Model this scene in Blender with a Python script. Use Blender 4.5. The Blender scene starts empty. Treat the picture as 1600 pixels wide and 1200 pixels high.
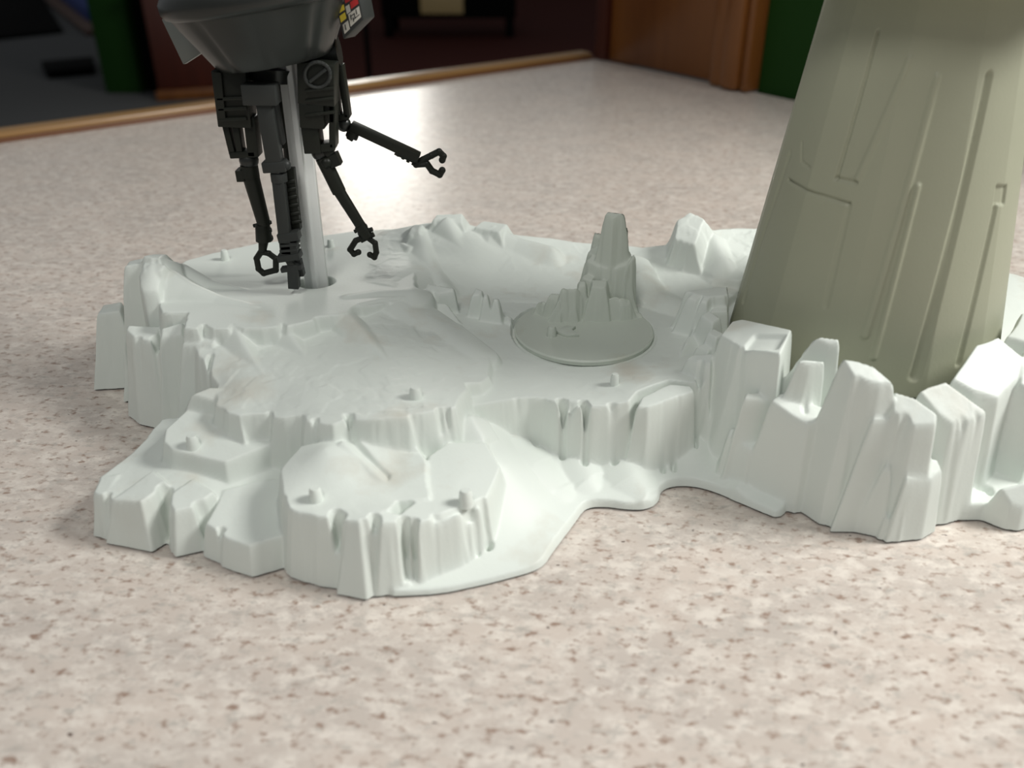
import bpy, bmesh, math, random
import numpy as np
from mathutils import Vector, Matrix
random.seed(4); np.random.seed(4)
scene = bpy.context.scene
COL = scene.collection
R = math.radians

# ------------------------------------------------------------------ camera
F = 1380.0; PITCH = R(29.5); CH = 0.20
FLOOR = -0.90
cam_d = bpy.data.cameras.new('camera'); cam = bpy.data.objects.new('camera', cam_d); COL.objects.link(cam)
cam.location = (0, 0, CH); cam.rotation_euler = (R(90) - PITCH, 0, 0)
cam_d.sensor_width = 36; cam_d.lens = 36 * F / 1600
cam_d.clip_start = 0.01; cam_d.clip_end = 60
cam_d.dof.use_dof = True; cam_d.dof.focus_distance = 0.37; cam_d.dof.aperture_fstop = 9.0
scene.camera = cam

# ------------------------------------------------------------------ world, lights, exposure
scene.view_settings.view_transform = 'Standard'; scene.view_settings.look = 'None'
scene.view_settings.gamma = 1; scene.view_settings.use_curve_mapping = False
scene.view_settings.exposure = 0.0
w = bpy.data.worlds.new('room_light'); scene.world = w; w.use_nodes = True
bg = w.node_tree.nodes['Background']; bg.inputs[0].default_value = (0.93, 0.97, 1.0, 1); bg.inputs[1].default_value = 0.17

def area(name, loc, target, size, power, col, sy=None):
    d = bpy.data.lights.new(name, 'AREA'); d.shape = 'RECTANGLE'; d.size = size; d.size_y = sy or size
    d.energy = power; d.color = col
    o = bpy.data.objects.new(name, d); COL.objects.link(o); o.location = loc
    o.rotation_euler = (Vector(target) - Vector(loc)).to_track_quat('-Z', 'Y').to_euler()
    return o
area('ceiling_lamp_light', (0.92, 0.29, 0.86), (0.05, 0.35, 0), 0.36, 15, (1.0, 0.985, 0.95))
area('kitchen_lamp_light', (-0.25, -0.5, 1.3), (0.0, 0.3, 0), 0.4, 7, (1.0, 0.97, 0.93))

# ------------------------------------------------------------------ helpers
FW = np.array([0, math.cos(PITCH), -math.sin(PITCH)]); UP = np.array([0, math.sin(PITCH), math.cos(PITCH)])
def ray(px, py):
    return FW + np.array([1., 0, 0]) * (px - 800) / F - UP * (py - 600) / F
def at(px, py, z=0.0):                      # point of the photo at real height z (m) above the counter
    d = ray(px, py); t = (z - CH) / d[2]
    return (d[0] * t, d[1] * t, z)
def aty(px, py, Y):                         # point of the photo at real distance Y
    d = ray(px, py); t = Y / d[1]
    return Vector((d[0] * t, Y, CH + d[2] * t))

def tag(o, label=None, cat=None, group=None, kind=None):
    if label: o['label'] = label
    if cat: o['category'] = cat
    if group: o['group'] = group
    if kind: o['kind'] = kind
    return o
def empty(name, loc, label, cat, group=None):
    o = bpy.data.objects.new(name, None); COL.objects.link(o); o.location = loc
    o.empty_display_size = 0.01
    return tag(o, label, cat, group)
bpy.context.view_layer.update()
def link(name, me, mat, parent=None):
    o = bpy.data.objects.new(name, me); COL.objects.link(o)
    if mat: me.materials.append(mat)
    if parent:
        o.parent = parent
        M = Matrix.Translation(parent.location) if parent.parent is None else Matrix.Translation(parent.parent.location)
        o.matrix_parent_inverse = M.inverted() if parent.parent is None else Matrix.Identity(4)
        if parent.parent is not None:       # sub-part: vertices stay in world coordinates
            o.matrix_parent_inverse = Matrix.Identity(4)
            o.matrix_parent_inverse = (Matrix.Translation(parent.parent.location) @ parent.matrix_parent_inverse).inverted()
    return o
class MB:
    def __init__(s): s.b = bmesh.new()
    def build(s, name, mat, parent=None, bevel=0, smooth=True, seg=2, angle=40):
        if bevel:
            es = [e for e in s.b.edges if e.is_manifold and e.calc_face_angle(0) > R(30)]
            bmesh.ops.bevel(s.b, geom=es, offset=bevel, segments=seg, profile=0.5, affect='EDGES', clamp_overlap=True)
        me = bpy.data.meshes.new(name); s.b.to_mesh(me); s.b.free()
        if smooth:
            for p in me.polygons: p.use_smooth = True
            me.set_sharp_from_angle(angle=R(angle))
        return link(name, me, mat, parent)
    def box(s, c, size, M=None):
        r = bmesh.ops.create_cube(s.b, size=1)
        T = Matrix.Translation(c) @ (M.to_4x4() if M else Matrix.Identity(4)) @ Matrix.Diagonal((*size, 1))
        bmesh.ops.transform(s.b, matrix=T, verts=r['verts']); return s
    def prism(s, pts, z0, z1):             # vertical prism from xy outline
        lo = [s.b.verts.new((p[0], p[1], z0)) for p in pts]; hi = [s.b.verts.new((p[0], p[1], z1)) for p in pts]
        n = len(pts)
        fs = [s.b.faces.new(hi), s.b.faces.new(lo[::-1])] + [s.b.faces.new((lo[i], lo[(i+1) % n], hi[(i+1) % n], hi[i])) for i in range(n)]
        bmesh.ops.recalc_face_normals(s.b, faces=fs); return s
    def extrude(s, pts, vec):              # planar outline in 3D, given thickness vector
        a = [s.b.verts.new(p) for p in pts]; c = [s.b.verts.new(Vector(p) + Vector(vec)) for p in pts]; n = len(pts)
        fs = [s.b.faces.new(a), s.b.faces.new(c[::-1])] + [s.b.faces.new((a[i], a[(i+1) % n], c[(i+1) % n], c[i])) for i in range(n)]
        bmesh.ops.recalc_face_normals(s.b, faces=fs); return s
    def rod(s, p, q, r0, r1=None, n=12, sx=1.0):
        p = Vector(p); q = Vector(q); r1 = r0 if r1 is None else r1
        d = q - p; L = d.length
        Q = d.to_track_quat('Z', 'Y').to_matrix().to_4x4()
        r = bmesh.ops.create_cone(s.b, cap_ends=True, segments=n, radius1=r0, radius2=r1, depth=L)
        bmesh.ops.transform(s.b, matrix=Matrix.Translation((p + q) / 2) @ Q @ Matrix.Diagonal((sx, 1, 1, 1)), verts=r['verts']); return s
    def bar(s, p, q, w, t, face=(0, -1, 0)):        # rectangular bar; w across the view, t towards the viewer
        p = Vector(p); q = Vector(q); d = q - p; L = d.length; z = d.normalized()
        y = Vector(face) - z * Vector(face).dot(z); y.normalize(); x = y.cross(z)
        M = Matrix((x, y, z)).transposed()
        return s.box((p + q) / 2, (w, t, L), M)
    def ball(s, c, r, sc=(1, 1, 1)):
        q = bmesh.ops.create_uvsphere(s.b, u_segments=16, v_segments=10, radius=r)
        bmesh.ops.transform(s.b, matrix=Matrix.Translation(c) @ Matrix.Diagonal((*sc, 1)), verts=q['verts']); return s
    def lathe(s, prof, n=48, M=Matrix.Identity(4), flute=None):
        rows = []
        for (r, z) in prof:
            row = []
            for i in range(n):
                a = 2 * math.pi * i / n
                rr = r * (flute(a, z) if flute else 1)
                row.append(s.b.verts.new(M @ Vector((rr * math.cos(a), rr * math.sin(a), z))))
            rows.append(row)
        fs = []
        for a, c in zip(rows, rows[1:]):
            for i in range(n):
                fs.append(s.b.faces.new((a[i], a[(i+1) % n], c[(i+1) % n], c[i])))
        fs.append(s.b.faces.new(rows[0][::-1])); fs.append(s.b.faces.new(rows[-1]))
        bmesh.ops.recalc_face_normals(s.b, faces=fs); return s

# ------------------------------------------------------------------ materials
def mat(name, col, rough=0.5, spec=0.5, metal=0):
    m = bpy.data.materials.new(name); m.use_nodes = True
    b = m.node_tree.nodes['Principled BSDF']
    b.inputs['Base Color'].default_value = (*col, 1); b.inputs['Roughness'].default_value = rough
    b.inputs['Specular IOR Level'].default_value = spec; b.inputs['Metallic'].default_value = metal
    return m
def N(m, t, **kw):
    n = m.node_tree.nodes.new(t)
    for k, v in kw.items():
        if k in n.inputs.keys(): n.inputs[k].default_value = v
        else: setattr(n, k, v)
    return n
def L(m, a, b): m.node_tree.links.new(a, b)
def noise_mix(m, cols, scale, detail=4, lo=0.35, hi=0.65, base=None, vec=None, rough=0.55):
    n = N(m, 'ShaderNodeTexNoise', Scale=scale, Detail=detail, Roughness=rough)
    if vec is not None: L(m, vec, n.inputs['Vector'])
    r = N(m, 'ShaderNodeMapRange'); r.inputs[1].default_value = lo; r.inputs[2].default_value = hi
    L(m, n.outputs['Fac'], r.inputs[0])
    x = N(m, 'ShaderNodeMix', data_type='RGBA')
    L(m, r.outputs[0], x.inputs['Factor'])
    if base is None: x.inputs['A'].default_value = (*cols[0], 1)
    else: L(m, base, x.inputs['A'])
    x.inputs['B'].default_value = (*cols[1], 1)
    return x.outputs['Result'], r
def bsdf(m): return m.node_tree.nodes['Principled BSDF']
def coords(m, scale=(1, 1, 1), rot=(0, 0, 0)):
    t = N(m, 'ShaderNodeTexCoord'); mp = N(m, 'ShaderNodeMapping')
    mp.inputs['Scale'].default_value = scale; mp.inputs['Rotation'].default_value = rot
    L(m, t.outputs['Object'], mp.inputs['Vector']); return mp.outputs['Vector']
def bump(m, scale, strength, dist, vec=None, detail=3):
    n = N(m, 'ShaderNodeTexNoise', Scale=scale, Detail=detail)
    if vec is not None: L(m, vec, n.inputs['Vector'])
    b = N(m, 'ShaderNodeBump', Strength=strength, Distance=dist)
    L(m, n.outputs['Fac'], b.inputs['Height']); L(m, b.outputs['Normal'], bsdf(m).inputs['Normal'])

def plastic(name, col, dirt):
    m = mat(name, col, 0.48, 0.35)
    v = coords(m)
    c, _ = noise_mix(m, (col, tuple(x * 0.93 for x in col)), 9, 4, vec=v)
    c2, r = noise_mix(m, (None, dirt), 34, 6, 0.56, 0.74, base=c, vec=v)
    n2 = N(m, 'ShaderNodeTexNoise', Scale=11.0, Detail=2.0); L(m, v, n2.inputs['Vector'])
    mu = N(m, 'ShaderNodeMath', operation='MULTIPLY'); L(m, r.outputs[0], mu.inputs[0])
    # dust settles on surfaces that face up
    g = N(m, 'ShaderNodeNewGeometry'); sp = N(m, 'ShaderNodeSeparateXYZ'); L(m, g.outputs['Normal'], sp.inputs[0])
    m3 = N(m, 'ShaderNodeMath', operation='MULTIPLY'); L(m, sp.outputs[2], m3.inputs[0]); m3.inputs[1].default_value = 0.55
    m3.use_clamp = True
    L(m, m3.outputs[0], mu.inputs[1])
    x = [n for n in m.node_tree.nodes if n.bl_idname == 'ShaderNodeMix'][-1]
    L(m, mu.outputs[0], x.inputs['Factor'])
    L(m, c2, bsdf(m).inputs['Base Color'])
    bump(m, 900, 0.12, 0.0004, v)
    return m
M_ice = plastic('pale_green_white_plastic', (0.735, 0.785, 0.735), (0.52, 0.47, 0.38))
M_disc = plastic('grey_green_disc_plastic', (0.58, 0.63, 0.56), (0.40, 0.38, 0.28))
M_tower = plastic('olive_grey_plastic', (0.375, 0.385, 0.285), (0.40, 0.38, 0.30))
M_dark = mat('dark_grey_plastic', (0.018, 0.020, 0.018), 0.33, 0.45)
M_arm = mat('black_green_plastic', (0.012, 0.014, 0.010), 0.45, 0.28)
M_light = mat('grey_arm_plastic', (0.032, 0.035, 0.033), 0.45, 0.3)
M_flap = mat('smoky_clear_plastic', (0.12, 0.13, 0.12), 0.3, 0.5)
M_post = mat('pale_grey_plastic', (0.82, 0.84, 0.82), 0.3, 0.5)
M_red = mat('red_print', (0.45, 0.02, 0.02), 0.4); M_yel = mat('yellow_print', (0.65, 0.50, 0.03), 0.4)
M_wht = mat('white_print', (0.55, 0.53, 0.47), 0.4); M_blk = mat('black_print', (0.02, 0.02, 0.02), 0.4)

def wood(name, c0, c1, scale, rough=0.35, axis=(1, 1, 8)):
    m = mat(name, c0, rough, 0.5); v = coords(m, axis)
    c, _ = noise_mix(m, (c0, c1), scale, 6, 0.3, 0.7, vec=v)
    L(m, c, bsdf(m).inputs['Base Color']); return m
M_oak = wood('varnished_oak', (0.21, 0.078, 0.018), (0.10, 0.030, 0.006), 14, 0.3, (1, 1, 0.12))
M_edge = wood('golden_oak_edging', (0.42, 0.25, 0.09), (0.24, 0.12, 0.035), 10, 0.28, (0.15, 0.15, 2))
M_edge2 = mat('dark_oak_edging', (0.14, 0.05, 0.015), 0.4)
M_green = mat('dark_green_paint', (0.008, 0.042, 0.004), 0.7, 0.2)
bump(M_green, 120, 0.2, 0.001)
M_carpet = mat('dark_grey_carpet', (0.095, 0.097, 0.098), 0.95, 0.1); bump(M_carpet, 300, 0.5, 0.004)
M_redwood = wood('dark_mahogany', (0.075, 0.012, 0.004), (0.035, 0.006, 0.002), 6, 0.5, (1, 1, .2))
M_black = mat('black_lacquer', (0.003, 0.003, 0.003), 0.8, 0.05)
M_rug = mat('wine_rug', (0.050, 0.014, 0.011), 0.95, 0.1); bump(M_rug, 200, 0.5, 0.004)
M_blue = mat('blue_fabric', (0.01, 0.03, 0.16), 0.8); M_cream = mat('cream_card', (0.35, 0.26, 0.12), 0.7)
M_brown = mat('brown_leather', (0.07, 0.03, 0.018), 0.6)
M_wall = mat('beige_wall_paint', (0.25, 0.22, 0.18), 0.7)

# speckled laminate
M_lam = mat('speckled_beige_laminate', (0.6, 0.55, 0.5), 0.32, 0.45)
v = coords(M_lam, (0.8, 1.25, 1), (0, 0, R(12)))
c, _ = noise_mix(M_lam, ((0.635, 0.56, 0.495), (0.545, 0.49, 0.44)), 30, 5, .38, .62, vec=v)
c, _ = noise_mix(M_lam, (None, (0.75, 0.69, 0.62)), 120, 6, .46, .62, base=c, vec=v, rough=.7)
c, _ = noise_mix(M_lam, (None, (0.47, 0.435, 0.39)), 170, 5, .53, .68, base=c, vec=v, rough=.7)
c, _ = noise_mix(M_lam, (None, (0.33, 0.235, 0.185)), 270, 5, .545, .67, base=c, vec=v, rough=.62)
c, _ = noise_mix(M_lam, (None, (0.13, 0.09, 0.075)), 330, 2, .70, .77, base=c, vec=v)
L(M_lam, c, bsdf(M_lam).inputs['Base Color'])

# ------------------------------------------------------------------ setting: counter, walls, floor
corner = Vector(at(931, 92)); leftp = Vector(at(0, 224)); wallp = Vector(at(1240, 157))
wd = (wallp - corner).normalized(); ed = (leftp - corner).normalized()
far_l = corner + ed * 1.6; wall_r = corner + wd * 1.7
counter = empty('counter', (0.05, 0.35, 0), 'beige speckled laminate counter under the white rock playset', 'counter')
pts = [(-1.1, -0.35), (1.15, -0.35), (wall_r.x, wall_r.y), (corner.x, corner.y), (far_l.x, far_l.y)]
MB().prism(pts, -0.035, 0.0).build('worktop', M_lam, counter, smooth=False)
nrm = Vector((ed.y, -ed.x, 0));
if nrm.y < 0: nrm = -nrm
def strip(a, b, off0, off1, z0, z1, name, m, parent, bev=0.002):
    p = [a + nrm * off0, b + nrm * off0, b + nrm * off1, a + nrm * off1]
    return MB().prism([(q.x, q.y) for q in p], z0, z1).build(name, m, parent, bevel=bev)
trim = empty('trim_1', (far_l.x, far_l.y, 0), None, None); tag(trim, kind='structure')
strip(corner, far_l, 0.0005, 0.006, -0.03, 0.0035, 'edge_inlay', M_edge2, trim, 0.0008)
strip(corner, far_l, 0.0062, 0.030, -0.038, 0.008, 'edge_strip', M_edge, trim, 0.004)
# cabinet under the counter
cab = MB().prism([(-1.0, -0.30), (1.05, -0.30), (0.55, 0.50), (corner.x - .06, corner.y - .08), (far_l.x + .12, far_l.y - .08)], FLOOR + .001, -0.036).build('counter_cabinet', M_oak, counter, smooth=False)

wn = Vector((-wd.y, wd.x, 0))
if wn.y < 0: wn = -wn
def along(d, off, z=0): return corner + wd * d + wn * off + Vector((0, 0, z))
def wallbox(d0, d1, o0, o1, z0, z1, name, m, parent=None, bev=0.0):
    p = [along(d0, o0), along(d1, o0), along(d1, o1), along(d0, o1)]
    return MB().prism([(q.x, q.y) for q in p], z0, z1).build(name, m, parent, bevel=bev)
def dist_px(px, py):
    q = Vector(at(px, py)) - corner; return q.dot(wd)
dA = dist_px(1088, 136); dB = dist_px(1196, 146)
g = wallbox(dB - .01, .80, 0.004, 0.11, FLOOR + .001, 1.5, 'wall_right', M_green); tag(g, kind='structure')
door = empty('door_1', along(0.02, .02, FLOOR), None, None); tag(door, kind='structure')
wallbox(0.0, 0.02, -0.004, 0.085, 0.001, 1.4, 'hinge_stile', M_redwood, door, 0.002)
wallbox(0.021, dA, 0.004, 0.05, 0.001, 1.4, 'door_leaf', M_oak, door, 0.002)
wallbox(dA + .001, dA + .022, -0.014, 0.05, 0.001, 1.4, 'casing_bead', M_oak, door, 0.004)
wallbox(dA + .023, dB - .022, -0.022, 0.05, 0.001, 1.4, 'casing', M_oak, door, 0.006)
wallbox(dB - .021, dB - .011, -0.016, 0.05, 0.001, 1.4, 'casing_bead', M_oak, door, 0.003)

fl = MB().box((0, 5, FLOOR - .02), (16, 18, .04)).build('floor', M_carpet, smooth=False); tag(fl, kind='structure')
fw = MB().box((0, 13.2, .4), (16, .2, 2.6)).build('wall_back', M_wall, smooth=False); tag(fw, kind='structure')

def onfloor(px, py, h=0): return Vector(at(px, py, FLOOR + h))
# green wall end (pillar) in the other room
a, b = onfloor(166, 146), onfloor(222, 146)
o = MB().prism([(a.x, a.y), (b.x, b.y), (b.x + .1, b.y + .9), (a.x - .15, a.y + .9)], FLOOR + .001, 1.7).build('green_pillar', M_green, bevel=.01)
tag(o, 'dark green painted wall end standing on the grey carpet at upper left', 'pillar')
a, b = onfloor(222, 146), onfloor(262, 146)
o = MB().prism([(a.x+.02, a.y+.04), (b.x, b.y+.04), (b.x + .1, b.y + .9), (a.x + .15, a.y + .9)], FLOOR + .001, 1.6).build('black_cabinet', M_black, bevel=.01)
tag(o, 'narrow black cabinet between the green wall end and the mahogany chest', 'cabinet')
# mahogany chest
a, b = onfloor(250, 158), onfloor(345, 152)
ch = empty('mahogany_chest', (a.x, a.y, FLOOR), 'dark red mahogany chest behind the counter, left of the hanging black toy', 'chest')
MB().prism([(a.x, a.y), (b.x, b.y), (b.x + .15, b.y + .6), (a.x + .12, a.y + .6)], FLOOR + .06, FLOOR + .62).build('chest_body', M_redwood, ch, bevel=.01)
MB().prism([(a.x - .03, a.y - .03), (b.x + .03, b.y - .03), (b.x + .18, b.y + .63), (a.x + .09, a.y + .63)], FLOOR + .621, FLOOR + .66).build('chest_top', M_redwood, ch, bevel=.008)
MB().prism([(a.x - .01, a.y - .02), (b.x + .01, b.y - .02), (b.x + .16, b.y + .58), (a.x + .1, a.y + .58)], FLOOR + .001, FLOOR + .059).build('plinth', M_oak, ch, bevel=.005)
# black sideboard
y0 = 9.0
def floor_x(px, Y):
    return aty(px, 40, Y).x
a = onfloor(600, 84); X0 = onfloor(585, 78).x; X1 = onfloor(806, 62).x; YS = onfloor(700, 62).y
sb = empty('black_sideboard', ((X0 + X1) / 2, YS, FLOOR+.013), 'long black sideboard standing on a wine coloured rug in the far room', 'sideboard')
MB().box(((X0 + X1) / 2, YS + .25, FLOOR + .16 + .35), (X1 - X0, .5, .70)).build('sideboard_body', M_black, sb, bevel=.01)
MB().box(((X0 + X1) / 2, YS + .25, FLOOR + .88), (X1 - X0 + .06, .56, .035)).build('sideboard_top', M_black, sb, bevel=.008)
for sx in (0, 1):
    for sy in (0, 1):
        MB().box((X0 + .05 + sx * (X1 - X0 - .1), YS + .05 + sy * .4, FLOOR + .088), (.07, .07, .150)).build('leg', M_black, sb, bevel=.006)
q = onfloor(690, 20, .3)
o = MB().box((aty(690, 5, YS - .06).x, YS - .035, aty(690, 5, YS - .06).z), (.34, .05, .16)).build('cream_card_box', M_cream, bevel=.004)
tag(o, 'small cream card box in front of the black sideboard', 'box')
o = MB().box((aty(690, 5, YS - .06).x, YS - .14, FLOOR + .012), (.36, .16, .02))
o.b.free()
rg = onfloor(760, 40)
o = MB().prism([(onfloor(500, 130).x, onfloor(500, 130).y), (onfloor(1050, 100).x, onfloor(1050, 100).y), (onfloor(1100, -30).x, onfloor(1100, -30).y), (onfloor(560, -30).x, onfloor(560, -30).y)], FLOOR + .001, FLOOR + .012).build('wine_rug', M_rug, smooth=False)
tag(o, 'wine coloured rug on the floor of the far room under the black sideboard', 'rug')
# dark items on carpet, upper left
a = onfloor(68, 106); b = onfloor(150, 98)
o = MB().prism([tuple(onfloor(*p))[:2] for p in ((75, 124), (150, 117), (148, 99), (66, 107))], FLOOR + .001, FLOOR + .05).build('floor_mat', M_black, bevel=.01)
tag(o, 'small black mat lying on the grey carpet left of the green wall end', 'mat')
o = MB().prism([tuple(onfloor(*p))[:2] for p in ((-60, 70), (100, 52), (60, -12), (-60, -12))], FLOOR + .001, FLOOR + .03).build('black_rug', M_black, bevel=.01)
tag(o, 'large black rug on the grey carpet in the upper left corner', 'rug')
ca = onfloor(110, 30)
cu = empty('blue_cushion', (ca.x, ca.y, FLOOR), 'blue floor cushion with a brown border beside the green wall end', 'cushion')
MB().prism([tuple(onfloor(*p))[:2] for p in ((95, 5), (140, 42), (200, 42), (200, -20), (85, -20))], FLOOR + .02, FLOOR + .16).build('cushion_pad', M_blue, cu, bevel=.03)
MB().prism([tuple(onfloor(*p))[:2] for p in ((72, 4), (135, 56), (210, 56), (210, -26), (60, -26))], FLOOR + .001, FLOOR + .045).build('cushion_border', M_brown, cu, bevel=.01)
# unseen lamp beyond the counter, inferred from the glare mirrored in the laminate
wx = Vector((-1.35, 7.2, .0))
win = empty('floor_lamp', (-0.80, 4.2, FLOOR), 'tall lamp with a glowing white shade standing beyond the counter', 'lamp')
me_l = mat('lamp_glow', (1, 1, 1)); bsdf(me_l).inputs['Emission Color'].default_value = (1, .97, .9, 1); bsdf(me_l).inputs['Emission Strength'].default_value = 22
MB().lathe([(.17, .68), (.20, .52), (.22, .36)][::-1], 32, Matrix.Translation((-.62, 4.0, .22))).build('lamp_shade', me_l, win)
MB().rod((-.62, 4.0, FLOOR + .02), (-.62, 4.0, .57), .012).build('pole', M_black, win)
MB().lathe([(.15, 0.001), (.15, .015), (.03, .03)], 32, Matrix.Translation((-.62, 4.0, FLOOR))).build('base', M_black, win)

# ------------------------------------------------------------------ moulded terrain (height field of rock faces)
mm = 1e-3
def tps(P, Z, lam=1e-3):
    n = len(P); s = 100.0
    X = P * s
    d = np.linalg.norm(X[:, None] - X[None], axis=2); K = d**2 * np.log(d + 1e-9)
    A = np.zeros((n + 3, n + 3)); A[:n, :n] = K + lam * np.eye(n); A[:n, n] = 1; A[:n, n+1:] = X; A[n, :n] = 1; A[n+1:, :n] = X.T
    w_ = np.linalg.solve(A, np.r_[Z, 0, 0, 0])
    def f(x, y):
        o = w_[n] + w_[n+1] * x * s + w_[n+2] * y * s
        for i in range(n):
            r2 = (x * s - X[i, 0])**2 + (y * s - X[i, 1])**2
            o = o + w_[i] * 0.5 * r2 * np.log(r2 + 1e-12)
        return o
    return f
def plane(P, Z):
    A = np.c_[P, np.ones(len(P))]; c_, *_ = np.linalg.lstsq(A, Z, rcond=None)
    return lambda x, y: c_[0] * x + c_[1] * y + c_[2]
def seg_dist(x, y, P, closed=True):
    bd = np.full(x.shape, 1e9); bx = np.zeros_like(x); by = np.zeros_like(x); ins = np.zeros(x.shape, bool); bt = np.zeros_like(x)
    n = len(P)
    for i in range(n if closed else n - 1):
        a = P[i]; b = P[(i+1) % n]; e = b - a; L2 = e @ e + 1e-18
        t = np.clip(((x - a[0]) * e[0] + (y - a[1]) * e[1]) / L2, 0, 1)
        qx = a[0] + t * e[0]; qy = a[1] + t * e[1]; d = np.hypot(x - qx, y - qy)
        m_ = d < bd; bd = np.where(m_, d, bd); bx = np.where(m_, qx, bx); by = np.where(m_, qy, by); bt = np.where(m_, i + t, bt)
        if closed and a[1] != b[1]:
            ins ^= ((a[1] > y) != (b[1] > y)) & (x < (b[0] - a[0]) * (y - a[1]) / (b[1] - a[1] + 1e-18) + a[0])
    return bd, bx, by, ins, bt
def cell(x, y, size, seed):                 # jittered cells: id value and its random numbers
    gx = np.floor(x / size).astype(int); gy = np.floor(y / size).astype(int)
    best = np.full(x.shape, 1e9); v1 = np.zeros_like(x); v2 = np.zeros_like(x)
    for dx in (-1, 0, 1):
        for dy in (-1, 0, 1):
            cx = gx + dx; cy = gy + dy
            h1 = np.modf(np.abs(np.sin(cx * 127.1 + cy * 311.7 + seed) * 43758.5453))[0]
            h2 = np.modf(np.abs(np.sin(cx * 269.5 + cy * 183.3 + seed) * 24634.6345))[0]
            d = (x - (cx + h1) * size)**2 + (y - (cy + h2) * size)**2
            m_ = d < best; best = np.where(m_, d, best); v1 = np.where(m_, h2, v1)
            v2 = np.where(m_, np.modf(h1 * 7.3 + h2 * 3.1)[0], v2)
    return v1 - .5, v2 - .5
class Field:
    def __init__(s, x0, x1, y0, y1, h, warp=0.0012):
        s.x = np.arange(x0, x1, h); s.y = np.arange(y0, y1, h); s.h = h
        X, Y = np.meshgrid(s.x, s.y); s.X0, s.Y0 = X, Y
        a, b = cell(X, Y, .0075, 1.3); c_, d_ = cell(X, Y, .0035, 8.1)
        s.WX = X + warp * (a + .5 * c_); s.WY = Y + warp * (b + .5 * d_)
        s.Z = np.full(X.shape, -0.004); s.lab = np.full(X.shape, -1); s.parts = []
        s.tn = (a + .6 * d_)
    def win(s, P, m_):
        x0, y0 = P.min(0) - m_; x1, y1 = P.max(0) + m_
        i0, i1 = np.searchsorted(s.x, [x0, x1]); j0, j1 = np.searchsorted(s.y, [y0, y1])
        return np.s_[max(j0, 0):max(j1, 0), max(i0, 0):max(i1, 0)]
    def put(s, sl, h, part):
        if part not in s.parts: s.parts.append(part)
        k = s.parts.index(part); m_ = h > s.Z[sl]
        s.Z[sl] = np.where(m_, h, s.Z[sl]); s.lab[sl] = np.where(m_, k, s.lab[sl])
    def patch(s, part, pts, inner=(), k=5, warp=1.0, rough=0.0001, smooth=0):
        for _ in range(smooth):
            q = []
            for a, b in zip(pts, pts[1:] + pts[:1]):
                q += [tuple(.75 * u + .25 * v_ for u, v_ in zip(a, b)), tuple(.25 * u + .75 * v_ for u, v_ in zip(a, b))]
            pts = q
        P = np.array([at(p[0], p[1], p[2] * mm)[:2] for p in pts]); Z = np.array([p[2] * mm for p in pts])
        if len(inner):
            I = np.array([at(p[0], p[1], p[2] * mm)[:2] for p in inner]); PI = np.r_[P, I]; ZI = np.r_[Z, [p[2] * mm for p in inner]]
        else: PI, ZI = P, Z
        f = tps(PI, ZI, 2e-2)
        sl = s.win(P, Z.max() / k + .004)
        x = s.X0[sl] + warp * (s.WX[sl] - s.X0[sl]); y = s.Y0[sl] + warp * (s.WY[sl] - s.Y0[sl])
        bd, bx, by, ins, _ = seg_dist(x, y, P)
        h = np.where(ins, f(s.X0[sl], s.Y0[sl]) + rough * s.tn[sl] * np.clip(bd / .004, 0, 1), f(bx, by) - k * bd)
        s.put(sl, h, part)
    def rock(s, part, pts, k=6, back=None, warp=0.35, zb=None, tilt=0.0):
        P = [np.array(at(p[0], p[1], p[2] * mm)) for p in pts]
        if back:
            xs = [p[0] for p in P]
            P = P + [p + np.array([0.12 * back * mm * (1 if p[0] < np.mean(xs) else -1), back * mm, tilt * mm]) for p in P[::-1]]
        P = np.array(P); f = plane(P[:, :2], P[:, 2]); Q = P[:, :2]
        # convex hull order
        c = Q.mean(0); hull = convex(Q)
        n = len(hull); ks = k if isinstance(k, (list, tuple)) else [k] * 4
        sl = s.win(hull, P[:, 2].max() / min(ks) + .003)
        x = s.X0[sl] + warp * (s.WX[sl] - s.X0[sl]); y = s.Y0[sl] + warp * (s.WY[sl] - s.Y0[sl])
        top = f(x, y); drop = np.zeros_like(x)
        for i in range(n):
            a = hull[i]; b = hull[(i+1) % n]; e = b - a; e = e / (np.linalg.norm(e) + 1e-12); nx, ny = e[1], -e[0]
            d = (x - a[0]) * nx + (y - a[1]) * ny
            # slopes: front, right, back, left blended by facing
            kk = (ks[0] * max(-ny, 0)**2 + ks[1] * max(nx, 0)**2 + ks[2] * max(ny, 0)**2 + ks[3] * max(-nx, 0)**2)
            drop = np.maximum(drop, d * kk)
        zl = P[:, 2].min() - .001; zh = P[:, 2].max() + .001
        h = np.clip(top, zl, zh) + .0001 * s.tn[sl] - drop
        if zb is not None: h = np.where(h < zb * mm, -1, h)
        s.put(sl, h, part)
    def ridge(s, part, pts, k=1.2, r=0.002, R_=.010):
        P = np.array([at(q[0], q[1], q[2] * mm)[:2] for q in pts]); Z = np.array([q[2] * mm for q in pts])
        sl = s.win(P, .05)
        bd, _, _, _, bt = seg_dist(s.X0[sl], s.Y0[sl], P, closed=False)
        z = np.interp(bt, np.arange(len(Z)), Z)
        s.put(sl, np.where(s.Z[sl] > 0.0015, z - k * (np.sqrt(bd**2 + r * r) - r) - 3 * np.clip(bd - R_, 0, None), -1), part)
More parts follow.
